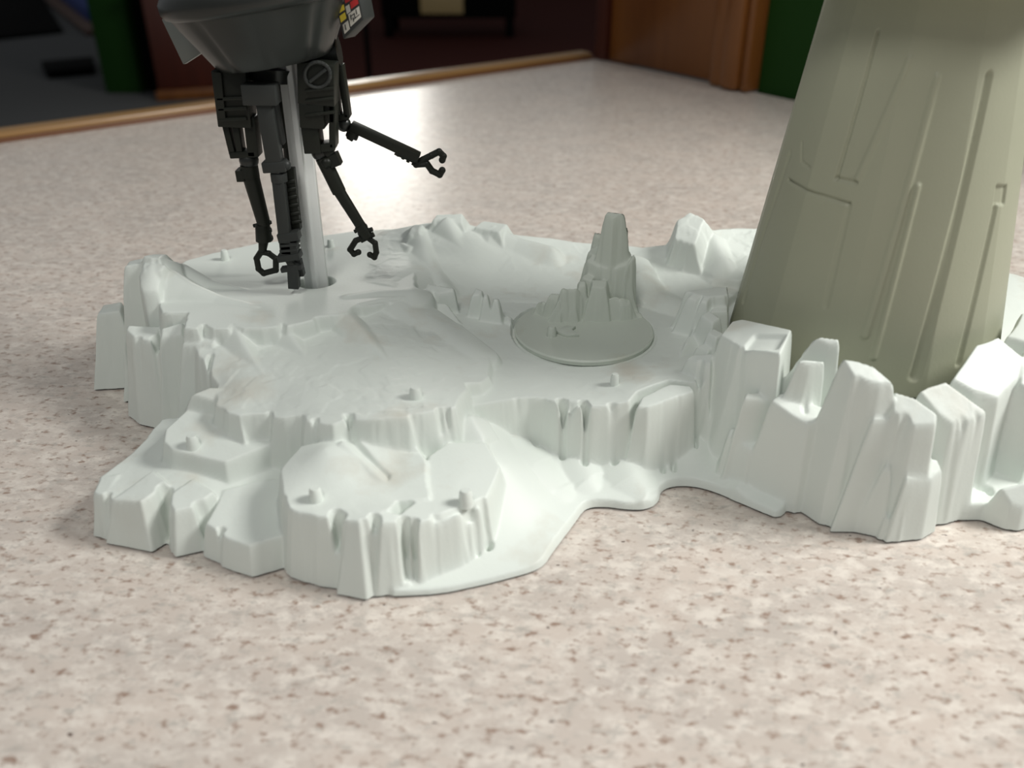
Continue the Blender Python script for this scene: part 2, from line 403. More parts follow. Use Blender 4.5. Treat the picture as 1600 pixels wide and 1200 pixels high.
    def cut(s, pts, depth, zf=None, wall=4.0):
        """carve a pocket: lowers the surface inside the outline by depth (mm) or down to zf (mm)"""
        P = np.array([at(p[0], p[1], p[2] * mm)[:2] for p in pts]); sl = s.win(P, .012)
        bd, _, _, ins, _ = seg_dist(s.X0[sl], s.Y0[sl], P)
        if zf is not None: tgt = np.where(ins, zf * mm, zf * mm + wall * bd)
        else:
            tgt = s.Z[sl] - np.where(ins, depth * mm, np.clip(depth * mm - wall * bd, 0, None))
        s.Z[sl] = np.minimum(s.Z[sl], tgt)
    def groove(s, pts, w_, depth, foot=None, ext=None):
        if ext is None: ext = 3.5 if foot is not None else 1.0
        """narrow vertical cleft along a line given in the photo, at the line's own heights"""
        P = np.array([at(p[0], p[1], p[2] * mm)[:2] for p in pts])
        P = np.r_[P, [P[-1] + np.array([0, -ext * mm])]]; sl = s.win(P, .006)
        bd, _, _, _, _ = seg_dist(s.X0[sl], s.Y0[sl], P, closed=False)
        g_ = np.clip(1 - bd / (w_ * mm), 0, 1); g_ = np.minimum(g_ * 2, 1)
        lim = s.Z[sl] - depth * mm * g_
        lim = np.maximum(lim, np.minimum(s.Z[sl], .0015))
        if foot is not None: lim = np.maximum(lim, np.minimum(s.Z[sl], foot * mm))
        s.Z[sl] = lim
    def hole(s, cx, cy, r, zf, k=8):
        P = np.array([[cx - r, cy - r], [cx + r, cy + r]]); sl = s.win(P, .01)
        d = np.hypot(s.X0[sl] - cx, s.Y0[sl] - cy) - r
        s.Z[sl] = np.minimum(s.Z[sl], np.where(d < 0, zf, zf + k * d))
    def blur(s, sig):
        n = int(3 * sig + 1); ker = np.exp(-np.arange(-n, n + 1)**2 / (2 * sig * sig)); ker /= ker.sum()
        Zp = np.pad(s.Z, n, mode='edge')
        A = sum(ker[i] * Zp[i:i + s.Z.shape[0], :] for i in range(2 * n + 1))
        s.Z = sum(ker[i] * A[:, i:i + s.Z.shape[1]] for i in range(2 * n + 1))
    def build(s, parent, matr, names, zmin=0.0):
        Z = s.Z; X = s.X0.copy(); Y = s.Y0.copy(); h = s.h
        gy, gx = np.gradient(Z, h)
        inside = Z > zmin
        g2 = gx**2 + gy**2 + 1e-6
        # pull rim vertices onto the foot line
        sh = np.clip((zmin - Z) / g2, 0, 2 * h / np.sqrt(g2)); out_ = ~inside
        X = np.where(out_, X + gx * np.where(out_, np.minimum(sh, 1), 0), X); Y = np.where(out_, Y + gy * np.where(out_, np.minimum(sh, 1), 0), Y)
        Zc = np.maximum(Z, zmin)
        nn = np.stack([-gx, -gy, np.ones_like(gx)], -1); nn /= np.linalg.norm(nn, axis=-1, keepdims=True)
        ny, nx = Z.shape; idx = np.arange(ny * nx).reshape(ny, nx)
        q = np.stack([idx[:-1, :-1], idx[:-1, 1:], idx[1:, 1:], idx[1:, :-1]], -1).reshape(-1, 4)
        inn = inside.ravel(); keep = inn[q].any(1); q = q[keep]
        lab = s.lab.ravel()[q]; lab = lab.max(1)
        V = np.stack([X.ravel(), Y.ravel(), Zc.ravel()], -1); NN = nn.reshape(-1, 3)
        objs = {}
        for kpart, part in enumerate(s.parts):
            f = q[lab == kpart]
            if len(f) < 12: continue
            u, inv = np.unique(f, return_inverse=True); inv = inv.reshape(-1, 4)
            me = bpy.data.meshes.new(names[part][0])
            me.vertices.add(len(u)); me.vertices.foreach_set('co', V[u].ravel().astype(np.float32))
            me.loops.add(len(inv) * 4); me.loops.foreach_set('vertex_index', inv.ravel().astype(np.int32))
            me.polygons.add(len(inv)); me.polygons.foreach_set('loop_start', np.arange(0, len(inv) * 4, 4, dtype=np.int32))
            me.polygons.foreach_set('loop_total', np.full(len(inv), 4, dtype=np.int32))
            me.polygons.foreach_set('use_smooth', np.ones(len(inv), bool))
            me.update(calc_edges=True)
            me.normals_split_custom_set_from_vertices(NN[u].tolist())
            o = link(names[part][0], me, matr, parent)
            if names[part][1]: o['label'] = names[part][1]
            objs[part] = o
        return objs
def convex(Q):
    pts = sorted(map(tuple, Q)); 
    def half(ps):
        h = []
        for p in ps:
            while len(h) > 1 and (h[-1][0]-h[-2][0])*(p[1]-h[-2][1]) - (h[-1][1]-h[-2][1])*(p[0]-h[-2][0]) <= 0: h.pop()
            h.append(p)
        return h
    a = half(pts); b = half(pts[::-1]); return np.array(a[:-1] + b[:-1])      # counter-clockwise
#TERRAIN
T = Field(-.222, .262, .200, .540, .0005)
PN = {}
def part(key, name, label=None): PN[key] = (name, label); return key

# --- low ground
p = part('front_skirt', 'snow_skirt', 'smooth flowing snow apron at the front edge')
T.patch(p, [(600, 923, 3), (640, 924, 2.5), (690, 921, 2.5), (760, 906, 2.5), (810, 893, 2.5), (846, 880, 3), (862, 850, 4), (895, 808, 4), (912, 782, 4), (945, 779, 4), (985, 787, 3.5), (1015, 787, 3), (1029, 776, 3), (1030, 755, 4), (1060, 746, 4), (1110, 752, 4), (1190, 792, 3), (1225, 804, 3),
  (1240, 740, 7), (1190, 700, 9), (1100, 650, 16), (900, 600, 24), (720, 640, 28), (640, 700, 22), (610, 860, 4)],
  [(765, 662, 25.5), (825, 693, 13.5), (870, 699, 12.8), (895, 717, 8.8), (930, 729, 7.2), (981, 718, 8.8), (1020, 735, 5.8), (1055, 712, 8.4), (1090, 690, 12.5), (885, 755, 7), (800, 850, 6), (720, 890, 4), (840, 815, 7), (783, 725, 22), (800, 770, 15), (845, 735, 12), (1000, 765, 5), (870, 790, 6.5), (1150, 760, 6), (1110, 715, 8)], k=5, warp=.1, rough=0, smooth=2)
T.ridge(p, [(785, 690, 20), (832, 728, 15), (870, 765, 8.6), (895, 795, 4)], k=.42, r=.006, R_=.03)
T.ridge(p, [(965, 690, 13), (990, 740, 8.4), (1012, 772, 5), (1022, 785, 2.5)], k=.5, r=.004, R_=.03)
T.ridge(p, [(905, 712, 11.5), (922, 745, 8), (940, 768, 4.5), (945, 780, 2)], k=.45, r=.004, R_=.03)
T.ridge(p, [(735, 650, 34), (757, 690, 27.5), (778, 720, 20)], k=.8, r=.002, R_=.008)
p = part('left_ground', 'rock_shelf')
T.patch(p, [(252, 655, 19), (232, 680, 18), (212, 702, 17), (182, 725, 17), (157, 745, 17.5), (145, 770, 17.5), (166, 772, 18), (175, 781, 17.5), (220, 787, 17.5), (256, 768, 18), (262, 782, 17), (272, 797, 16.5), (303, 791, 16.5), (331, 775, 16.5), (345, 780, 15), (390, 790, 14), (440, 790, 13), (470, 760, 14), (450, 700, 20), (350, 640, 24)],
  [(275, 745, 19), (200, 750, 17.5), (230, 730, 18)], k=4.5, warp=1)
p = part('front_left_rock', 'rock')
T.rock(p, [(146, 771, 17.5), (165, 773, 18), (185, 740, 18), (160, 745, 17.5)], k=5)
T.rock(p, [(175, 780, 18), (222, 786, 18.5), (262, 752, 21), (240, 735, 20)], k=[4.5, 5, 5, 5])
p = part('front_left_rock2', 'rock')
T.rock(p, [(262, 778, 18), (272, 798, 17.5), (305, 791, 17.5), (335, 770, 18), (300, 745, 20)], k=[5, 5, 5, 5])
T.groove([(258, 768, 18), (258, 800, 14), (262, 835, 4)], 2.2, 9)
T.groove([(311, 790, 17), (318, 800, 14), (322, 830, 6)], 1.8, 6)
T.groove([(167, 772, 18), (168, 790, 14)], 1.2, 3)
p = part('lip', 'rock_ledge')
T.patch(p, [(320, 818, 13.5), (346, 832, 12.8), (348, 838, 12.5), (390, 853, 12), (450, 836, 12), (470, 800, 12), (445, 745, 17), (400, 750, 17), (350, 765, 16.5)], k=5, warp=.3)
T.groove([(346, 828, 13), (348, 845, 8)], 1.0, 3)
p = part('slab', 'angular_slab', 'flat topped angular slab with a peg')
T.rock(p, [(254, 690, 27), (268, 702, 26.5), (352, 721, 25), (474, 678, 26), (440, 655, 29), (330, 632, 31), (292, 640, 30), (257, 672, 28)], k=[5, 5, 5, 6], warp=.1)
p = part('slab_back', 'rock')
T.rock(p, [(296, 617, 36), (345, 628, 35), (352, 610, 37), (330, 600, 39)], k=6)

# --- front terrace (left and right of its step)
p = part('front_terrace', 'lower_terrace', 'rounded lower terrace at the front')
T.patch(p, [(436, 734, 27), (441, 770, 26.5), (449, 792, 26.5), (455, 797, 26), (491, 806, 26.5), (527, 810, 26.5), (531, 806, 26.5), (535, 811, 26.5), (545, 814, 26.5), (563, 812, 27), (591, 810, 27), (596, 800, 27), (612, 793, 27), (622, 783, 26), (672, 778, 26), (664, 700, 30), (600, 680, 33), (520, 690, 33), (470, 695, 30)],
  [(508, 700, 34), (490, 735, 30), (470, 745, 28.5), (545, 722, 31), (570, 750, 27.5), (500, 765, 27.5), (620, 720, 28), (640, 745, 27), (530, 790, 27), (590, 790, 27)], k=6.5, warp=.35)
p = part('front_terrace_side', 'rock_ledge')
T.patch(p, [(618, 806, 25.5), (624, 818, 25), (650, 819, 25), (676, 812, 24.5), (690, 807, 24.5), (712, 801, 24.5), (735, 795, 24), (757, 783, 24), (768, 765, 24), (782, 728, 25), (760, 690, 28), (700, 690, 29.5), (665, 715, 27.5), (668, 770, 25)],
  [(700, 750, 25.5)], k=8, warp=.3)
p = part('front_rib', 'rock_rib')
T.rock(p, [(543, 815, 26), (562, 814, 27), (572, 808, 27), (550, 790, 27)], k=[3.7, 5, 5, 5], warp=.2)
p = part('front_rib2', 'rock_rib')
T.rock(p, [(594, 816, 26.5), (622, 817, 25.5), (620, 800, 26), (594, 798, 27)], k=[5, 8, 5, 8], warp=.3)
T.groove([(531, 806, 26.5), (531, 850, 14)], 1.6, 12, foot=14)
T.groove([(583, 822, 24), (590, 870, 10), (596, 890, 5)], 1.0, 5)
T.groove([(632, 812, 25.2), (634, 870, 12), (637, 900, 4)], 1.5, 16, foot=4)
T.groove([(646, 814, 25), (647, 870, 12), (650, 898, 4)], 1.3, 16, foot=4)
T.cut([(676, 812, 24.5), (690, 808, 24.5), (760, 780, 24.5), (758, 790, 21), (690, 830, 18), (678, 830, 18)], 2, wall=4)
T.groove([(758, 783, 24), (762, 800, 20)], 1.4, 10)
T.groove([(727, 797, 24.5), (735, 790, 24.5), (742, 800, 22)], 1.5, 5)

# --- central and upper terraces
p = part('ring_floor', 'turntable_terrace', 'middle terrace around the turntable')
T.patch(p, [(723, 640, 33), (740, 634, 33), (756, 632, 33), (800, 625, 33), (825, 621, 33), (850, 623, 33), (870, 629, 33), (915, 636, 33), (950, 634, 33), (984, 628, 34), (996, 612, 35), (1046, 594, 35), (1100, 600, 35), (1160, 560, 34), (1240, 500, 33), (1180, 440, 33), (1050, 425, 34), (960, 430, 35), (800, 440, 36), (690, 470, 38), (640, 520, 38), (700, 600, 36)],
  [(905, 517, 33.5), (850, 580, 33), (1000, 560, 33.5), (1060, 500, 34), (940, 590, 33), (780, 560, 34), (800, 500, 35)], k=14, warp=.15, rough=.0002)
T.groove([(876, 625, 33), (877, 670, 21), (878, 714, 8)], 1.2, 12, foot=8)
T.groove([(911, 628, 33), (912, 675, 21), (912, 722, 8)], 1.2, 12, foot=8)
T.cut([(876, 626, 33), (910, 629, 33), (910, 642, 30), (878, 642, 30)], None, zf=30.5, wall=8)
T.groove([(892, 642, 30), (892, 672, 22)], 1.0, 4, foot=22)
p = part('corner_boss', 'rock')
T.rock(p, [(994, 634, 33.5), (1012, 637, 33), (1036, 631, 33), (1060, 620, 34), (1087, 611, 35), (1080, 600, 36), (1046, 600, 35), (1000, 620, 34)], k=[14, 12, 9, 12], warp=.25)
T.groove([(1044, 640, 31), (1040, 690, 18)], .9, 3); T.groove([(1062, 625, 33), (1060, 660, 26)], .9, 3)
T.groove([(808, 624, 33), (812, 655, 26)], 1.2, 3, foot=24); T.groove([(832, 624, 33), (838, 660, 24)], 1, 2)
T.groove([(955, 636, 32), (962, 690, 18)], 1.4, 3)
p = part('mid_terrace', 'middle_terrace', 'broad smooth terrace with a small peg at its edge')
T.patch(p, [(335, 632, 36), (358, 646, 36), (375, 650, 36), (392, 648, 36), (417, 645, 36.5), (421, 640, 36.5), (425, 652, 36.5), (448, 653, 37), (472, 648, 38), (476, 655, 38.5), (494, 653, 39), (520, 662, 39), (540, 652, 40), (544, 645, 40), (550, 656, 40), (580, 655, 41), (640, 651, 41.5), (660, 646, 41.5), (685, 641, 41.5), (712, 636, 41), (718, 622, 41), (731, 606, 40), (724, 598, 39.5), (752, 598, 38.5), (765, 588, 38), (768, 565, 38), (752, 540, 38), (700, 500, 40), (660, 470, 44), (600, 450, 47), (450, 480, 43), (320, 500, 44), (303, 540, 43), (310, 556, 42), (340, 600, 37.5)],
  [(430, 560, 43), (500, 580, 42.5), (600, 600, 41.5), (650, 560, 41), (700, 560, 39.5), (650, 505, 42.5), (600, 505, 44), (560, 530, 43.5), (460, 535, 42.8), (400, 540, 42.8), (340, 550, 43), (370, 580, 41), (380, 610, 39), (480, 620, 40.5), (640, 480, 45), (700, 530, 39.5)], k=5.5, warp=.5, rough=.0005)
T.ridge(p, [(540, 488, 49.8), (565, 515, 46.8), (590, 545, 43.6), (610, 570, 41.5)], k=.8, r=.0015, R_=.006)
T.ridge(p, [(366, 508, 49.8), (380, 535, 46.5), (396, 560, 43.5), (415, 590, 41)], k=.9, r=.001, R_=.006)
T.ridge(p, [(441, 502, 49.8), (455, 525, 46.5), (470, 545, 44), (485, 570, 42)], k=.9, r=.001, R_=.006)
T.ridge(p, [(630, 468, 48), (690, 510, 41.5), (740, 550, 39)], k=.35, r=.005)
T.cut([(580, 675, 36), (620, 690, 33), (660, 700, 31), (600, 700, 30)], 1.2)
T.groove([(688, 645, 40), (690, 680, 32)], 1.4, 6, foot=32); T.groove([(698, 643, 40), (700, 675, 33)], 1.2, 5, foot=33)
T.groove([(644, 655, 40), (652, 672, 36), (664, 700, 31)], 1.0, 2.5)
T.groove([(543, 650, 40), (548, 690, 33), (600, 740, 28)], 2.0, 3)
p = part('ledge_blocks', 'rock')
T.rock(p, [(476, 657, 38.5), (494, 660, 38.5), (521, 665, 39), (540, 655, 40), (536, 645, 40), (480, 647, 39)], k=[5, 6, 5, 6], warp=.2)
T.rock(p, [(338, 634, 36), (375, 652, 35.5), (380, 640, 36.5), (350, 622, 37)], k=[3.5, 4, 4, 4], warp=.3)
T.groove([(492, 655, 39), (494, 675, 35)], 1.0, 2.5)
T.ridge('front_terrace', [(535, 690, 34.5), (560, 715, 31), (585, 738, 28.4), (605, 756, 26.4)], k=.9, r=.001, R_=.006)

p = part('upper_terrace', 'upper_terrace', 'highest left terrace holding the grey post')
T.patch(p, [(286, 512, 50), (309, 514, 50), (316, 506, 50), (330, 513, 50), (358, 513, 50), (362, 505, 50), (380, 513, 50), (410, 513, 50), (433, 511, 50), (440, 504, 50), (448, 510, 50), (470, 505, 50), (492, 499, 50), (494, 495, 50), (520, 493, 50), (534, 491, 50), (545, 487, 50), (556, 478, 50), (590, 472, 49.5), (632, 464, 49), (650, 450, 48), (648, 420, 47), (652, 395, 46.5), (650, 370, 46.5), (640, 356, 46.5), (560, 360, 46), (480, 371, 45), (400, 380, 44.5), (350, 391, 44), (330, 395, 44), (290, 407, 44), (250, 430, 45), (245, 470, 48), (252, 488, 50), (292, 488, 50)],
  [(497, 440, 47), (400, 440, 46.5), (340, 430, 45), (360, 480, 49.5), (450, 480, 48.5), (560, 440, 47), (620, 400, 46.5), (600, 450, 48), (480, 400, 45.5), (300, 450, 48)], k=8, warp=.45, rough=0)
for q in ((300, 420, 440), (380, 455, 470)): pass
T.ridge(p, [(238, 412, 62), (262, 420, 59), (295, 442, 54.5), (340, 462, 51), (400, 478, 49.5)], k=1.3, r=.004)
T.ridge(p, [(250, 402, 63), (285, 412, 57), (330, 438, 50.5), (385, 452, 48)], k=1.5, r=.003)
T.ridge(p, [(545, 462, 49.8), (590, 455, 50), (640, 452, 50)], k=.5, r=.003)
p = part('corner_peak', 'rock_peak', 'tall fluted peak at the left corner')
T.rock(p, [(222, 401, 64), (247, 404, 64), (262, 398, 62), (240, 394, 64)], k=[6, 2.5, 2.5, 6], warp=.5)
T.rock(p, [(223, 424, 60), (250, 424, 60), (258, 412, 62), (222, 410, 62)], k=[6, 3, 4, 9], warp=.2)
T.rock(p, [(194, 416, 60), (222, 411, 61), (226, 402, 61), (200, 408, 60)], k=[5.5, 6, 3, 6], warp=.8)
p = part('left_column', 'rock_column')
T.rock(p, [(150, 492, 35), (188, 487, 36), (190, 470, 38), (160, 476, 37)], k=[5.5, 6, 5, 6], warp=.3)
p = part('left_column2', 'rock_column')
T.rock(p, [(197, 517, 40), (208, 526, 39.5), (246, 535, 39), (250, 510, 41), (200, 505, 42)], k=[6, 8, 6, 6], warp=.4)
T.groove([(216, 530, 39), (222, 560, 30)], 1.2, 3)
p = part('left_column3', 'rock_column')
T.rock(p, [(250, 536, 40), (284, 520, 44), (286, 505, 46), (250, 508, 46)], k=[4.5, 5, 5, 8], warp=.4)
p = part('left_column4', 'rock_column')
T.rock(p, [(285, 541, 43), (330, 537, 45), (345, 520, 47), (290, 520, 46)], k=[3.6, 5, 5, 5], warp=.4)
T.groove([(330, 560, 41), (325, 590, 37)], 1.0, 3)
T.groove([(248, 510, 44), (250, 560, 30), (255, 620, 16)], 1.6, 6)
T.groove([(192, 500, 38), (196, 570, 22), (190, 620, 8)], 1.6, 6)

# --- back rim, crater ridges
p = part('back_slope', 'snow_slope', 'shaded smooth hollow behind the turntable')
T.patch(p, [(560, 440, 46.5), (640, 458, 46.8), (690, 474, 38.5), (800, 470, 36), (1000, 470, 36), (1100, 470, 37), (1170, 450, 38), (1190, 360, 45), (1170, 357, 50), (1120, 358, 50), (1060, 380, 48), (1005, 386, 46), (950, 380, 45), (895, 377, 45), (860, 371, 46), (800, 365, 48), (740, 352, 52), (700, 345, 54), (655, 350, 52), (600, 360, 46.8), (560, 380, 46)],
  [(645, 425, 47.2), (645, 395, 47), (760, 420, 41), (850, 430, 38), (700, 420, 44), (900, 410, 40), (1020, 440, 38), (820, 390, 44.5), (740, 385, 48)], k=3, warp=.3, rough=.0003)
p = part('back_ridge', 'crater_ridge')
T.rock(p, [(676, 345, 56), (722, 348, 56), (722, 334, 58), (682, 332, 59)], k=[3, 2, 4, 3], warp=.6)
T.ridge(p, [(700, 340, 58), (712, 370, 51.5), (740, 410, 43.5)], k=1.1, r=.003)
p = part('back_ridge2', 'crater_ridge')
T.rock(p, [(742, 356, 53), (780, 362, 53), (792, 350, 54), (755, 344, 54.5)], k=[3, 2, 4, 3], warp=.6)
T.ridge(p, [(772, 352, 54), (810, 372, 49), (860, 385, 46.5)], k=1.0, r=.003)
p = part('back_ridge3', 'crater_ridge')
T.rock(p, [(637, 368, 52), (655, 362, 54), (660, 350, 55), (645, 350, 54)], k=[3, 2, 4, 3], warp=.6)
T.ridge(p, [(652, 352, 54), (668, 400, 48.5), (690, 440, 43.5)], k=.9, r=.003)
T.ridge(p, [(640, 385, 49), (625, 378, 48), (610, 376, 46.5)], k=1.4, r=.002)
p = part('snow_mound', 'snow_mound')
T.ridge(p, [(985, 400, 48), (1000, 425, 45), (1030, 455, 39), (1060, 470, 37.5)], k=1.0, r=.012)
p = part('right_back_peak', 'rock_peak', 'bright snowy peak beside the turret')
T.patch(p, [(1028, 400, 42), (1050, 418, 41), (1090, 432, 40.5), (1112, 440, 40.5), (1200, 440, 42), (1260, 360, 52), (1170, 355, 53), (1118, 358, 54), (1045, 375, 50)], [(1120, 390, 49)], k=4, warp=.7, rough=.0008)
T.rock(p, [(1054, 376, 54), (1085, 382, 54), (1102, 342, 62), (1078, 333, 63), (1060, 340, 62)], k=[3, 1.6, 2.6, 4], warp=.8)
T.ridge(p, [(1095, 342, 61), (1115, 365, 55), (1130, 400, 49)], k=.9, r=.003)

# --- small mesas left of the turntable
p = part('small_mesa', 'small_rock')
T.rock(p, [(664, 452, 47), (686, 460, 46), (711, 458, 46), (712, 448, 48), (686, 442, 49), (668, 444, 48)], k=[8, 9, 9, 9], warp=.5)
T.rock(p, [(676, 472, 43.5), (697, 472, 43.5), (720, 505, 37), (695, 505, 37.5)], k=3, warp=.3)
p = part('small_mesa2', 'small_rock')
T.rock(p, [(736, 462, 46), (750, 462, 46), (757, 453, 47.5), (742, 448, 48)], k=[6, 12, 9, 5], warp=.3)
p = part('small_mesa3', 'small_rock')
T.rock(p, [(753, 466, 46), (764, 466, 46), (765, 458, 47), (755, 458, 47)], k=[5, 12, 9, 12], warp=.2)
p = part('small_mesa4', 'small_rock')
T.rock(p, [(769, 472, 44.5), (779, 473, 44.5), (780, 464, 46), (770, 464, 46)], k=[5, 5, 9, 12], warp=.2)
T.rock(p, [(790, 500, 36.5), (798, 503, 36.5), (800, 495, 37), (790, 490, 37)], k=5, warp=.2)

# --- rocks right of the turntable
p = part('right_ground', 'rock_base')
T.patch(p, [(1110, 640, 17), (1185, 712, 11), (1260, 745, 9), (1330, 770, 8), (1400, 790, 8), (1470, 790, 7), (1545, 790, 7), (1600, 800, 7), (1700, 780, 10), (1790, 640, 20), (1760, 500, 34), (1620, 440, 44), (1480, 400, 44), (1240, 390, 42), (1120, 450, 38), (1060, 560, 34)],
  [(1340, 520, 34), (1400, 520, 34), (1300, 560, 34)], k=8, warp=.5)
T.hole(.146, .335, .0565, .034, k=12)
p = part('cluster_a', 'rock_column')
T.rock(p, [(1071, 466, 49), (1088, 470, 49), (1098, 460, 51), (1082, 456, 51)], k=[3.6, 9, 9, 4.5], warp=.2)
p = part('cluster_a2', 'rock_column')
T.rock(p, [(1093, 472, 49), (1106, 474, 49), (1112, 462, 51), (1099, 461, 51)], k=[3.6, 9, 9, 9], warp=.2)
p = part('cluster_b', 'rock')
T.rock(p, [(1068, 458, 50), (1104, 462, 51), (1140, 462, 51), (1138, 446, 52), (1085, 448, 52)], k=[12, 9, 6, 8], warp=1.4)
T.rock(p, [(1110, 488, 46), (1138, 488, 46), (1138, 478, 46.5), (1112, 478, 46.5)], k=12, warp=.5)
T.rock(p, [(1094, 492, 46), (1113, 506, 45), (1127, 496, 46.5), (1108, 484, 47)], k=[3.4, 8, 9, 5], warp=.2)
p = part('cluster_c', 'rock')
T.rock(p, [(1104, 520, 45.5), (1119, 529, 45), (1133, 520, 46), (1115, 512, 46)], k=[3.2, 8, 9, 4], warp=.2)
T.rock(p, [(1086, 543, 40), (1106, 551, 40), (1118, 540, 41.5), (1098, 534, 42)], k=[3.4, 8, 9, 4], warp=.2)
p = part('cluster_d', 'rock_column')
T.rock(p, [(1070, 563, 40), (1090, 567, 41), (1112, 568, 43), (1116, 552, 44), (1082, 552, 42)], k=[9, 14, 9, 4], warp=.2)
T.groove([(1094, 568, 41), (1092, 650, 24)], 1.0, 3)
p = part('big_mesa', 'rock', 'broad sloping rock block left of the turret')
T.rock(p, [(1124, 530, 51), (1158, 543, 53.5), (1190, 548, 55), (1221, 552, 56.5), (1238, 519, 58), (1185, 504, 57.5), (1162, 494, 57), (1144, 500, 55)], k=[9, 14, 9, 6], warp=.15)
T.groove([(1158, 545, 53), (1155, 600, 40), (1150, 665, 24)], 1.1, 4)
T.cut([(1166, 534, 56), (1214, 541, 57), (1226, 524, 58), (1182, 516, 57.5)], 1.6, wall=2.5)
p = part('big_mesa_step', 'rock')
T.rock(p, [(1160, 624, 38.5), (1182, 622, 39), (1202, 630, 37.5), (1200, 612, 40), (1165, 612, 40)], k=[10, 10, 9, 14], warp=.1)
p = part('pocket_block', 'rock')
T.rock(p, [(1100, 653, 21), (1116, 660, 20.5), (1134, 660, 21), (1138, 640, 24), (1105, 640, 24)], k=[10, 12, 9, 12], warp=.1)
p = part('low_step', 'rock')
T.rock(p, [(1136, 684, 21.5), (1172, 701, 20.9), (1196, 694, 21.5), (1190, 672, 25), (1140, 664, 25)], k=[10, 5, 9, 8], warp=.1)
p = part('big_block', 'rock_block', 'tall square cornered rock block facing the front')
T.rock(p, [(1203, 625, 41.5), (1236, 648, 38.5), (1262, 667, 35.7), (1297, 655, 37.5), (1300, 640, 39), (1220, 612, 43)], k=[10, 12, 9, 12], warp=.08)
p = part('ice_spire', 'rock_spire')
T.rock(p, [(1246, 568, 55.2), (1266, 571, 54.9), (1290, 567, 55), (1290, 558, 57), (1250, 559, 57)], k=[9, 20, 9, 5], warp=.3, zb=36)
T.groove([(1268, 572, 55), (1260, 625, 43)], .8, 1.5)
p = part('ice_spire2', 'rock_spire')
T.rock(p, [(1266, 530, 60.5), (1296, 540, 59.7), (1314, 540, 60), (1313, 528, 62), (1283, 522, 62.5)], k=[9, 20, 9, 5], warp=.1, zb=38)
T.groove([(1298, 545, 59), (1292, 590, 49)], .7, 1.5)
p = part('tall_rock', 'tall_rock', 'tallest front rock, vertical faces and rounded top')
T.rock(p, [(1312, 566, 61), (1333, 588, 58.7), (1345, 590, 58.7), (1376, 598, 57.3), (1397, 610, 54), (1386, 584, 59), (1366, 565, 62), (1338, 558, 63)], k=[10, 14, 14, 12], warp=.15)
T.groove([(1344, 592, 58.5), (1342, 650, 45), (1338, 714, 32)], 1.2, 6)
T.groove([(1360, 598, 58), (1360, 625, 52)], 1.1, 3)
p = part('tall_rock_step', 'rock_column')
T.rock(p, [(1361, 658, 44.3), (1391, 658, 44.3), (1395, 640, 46.5), (1366, 640, 46.5)], k=[10, 20, 9, 9], warp=.05)
p = part('front_cube', 'stepped_rock', 'stepped front rock with a small square notch')
T.rock(p, [(1413, 751, 25.3), (1457, 751, 24.3), (1473, 740, 25), (1466, 712, 30), (1415, 708, 31)], k=[10, 10, 9, 14], warp=.1)
T.rock(p, [(1379, 730, 28), (1400, 737, 27.3), (1415, 738, 27), (1415, 706, 32), (1400, 706, 32)], k=[10, 12, 9, 10], warp=.1)
T.rock(p, [(1391, 785, 16), (1415, 790, 15.4), (1415, 765, 18), (1391, 765, 18)], k=[10, 12, 9, 10], warp=.05)
p = part('right_mesa', 'tall_rock')
T.rock(p, [(1393, 648, 46.5), (1414, 656, 46), (1430, 664, 45.1), (1464, 664, 45), (1465, 650, 46.5), (1432, 617, 52), (1395, 608, 53)], k=[12, 14, 9, 12], warp=.1)
T.groove([(1413, 660, 45), (1408, 724, 31)], 1.6, 7)
p = part('right_mesa2', 'tall_rock', 'rounded tall rock at the foot of the turret')
T.rock(p, [(1434, 612, 49), (1468, 650, 43), (1488, 664, 40.7), (1511, 661, 41), (1541, 652, 41.5), (1542, 640, 43.5), (1478, 595, 51), (1450, 600, 51)], k=[10, 12, 9, 12], warp=.12)
T.groove([(1497, 666, 40), (1492, 775, 14)], .9, 3); T.groove([(1505, 664, 40), (1503, 700, 33)], 1.4, 3, foot=33)
T.groove([(1526, 655, 41), (1524, 690, 34)], 1.0, 2, foot=34)
p = part('right_mesa3', 'tall_rock')
T.rock(p, [(1486, 594, 50), (1520, 612, 47), (1561, 626, 44), (1592, 590, 48), (1600, 560, 51), (1560, 525, 57), (1531, 530, 57), (1529, 570, 53)], k=[10, 10, 9, 12], warp=.15)
T.groove([(1562, 640, 42), (1560, 720, 22)], 1.2, 3)
p = part('right_mesa4', 'tall_rock')
T.rock(p, [(1592, 600, 47), (1630, 620, 45), (1680, 600, 46), (1680, 540, 52), (1600, 545, 53)], k=9, warp=.3)
p = part('right_low_rock', 'rock', 'low rounded rock at the right foot')
T.rock(p, [(1556, 774, 12), (1580, 790, 10.5), (1600, 792, 10.5), (1640, 770, 14), (1620, 742, 20), (1585, 745, 20)], k=[8, 8, 8, 10], warp=.2)
T.rock(p, [(1610, 760, 16), (1680, 770, 14), (1700, 730, 22), (1620, 730, 22)], k=8, warp=.3)
p = part('back_right_peak', 'rock_peak', 'bright peak behind the turret on the right')
T.patch(p, [(1500, 500, 50), (1560, 525, 54), (1620, 540, 54), (1700, 520, 50), (1680, 480, 52), (1600, 490, 58), (1583, 470, 60), (1540, 440, 62), (1500, 460, 56)], k=3, warp=.8)
T.rock(p, [(1540, 458, 64), (1578, 474, 62), (1584, 452, 66), (1547, 436, 68)], k=[3, 3, 4, 4], warp=.6)
T.hole(.146, .335, .0545, .034, k=20)
HX, HY = -.0865, .362
T.hole(HX, HY, .0072, .038, k=20)
T.cut([(560, 478, 49), (590, 470, 49), (628, 464, 49), (620, 474, 47), (575, 484, 47)], 1)
T.blur(.8)
T.hole(.0345 - .004, .3385, .0308, .0332, k=25)     # recess for the turntable
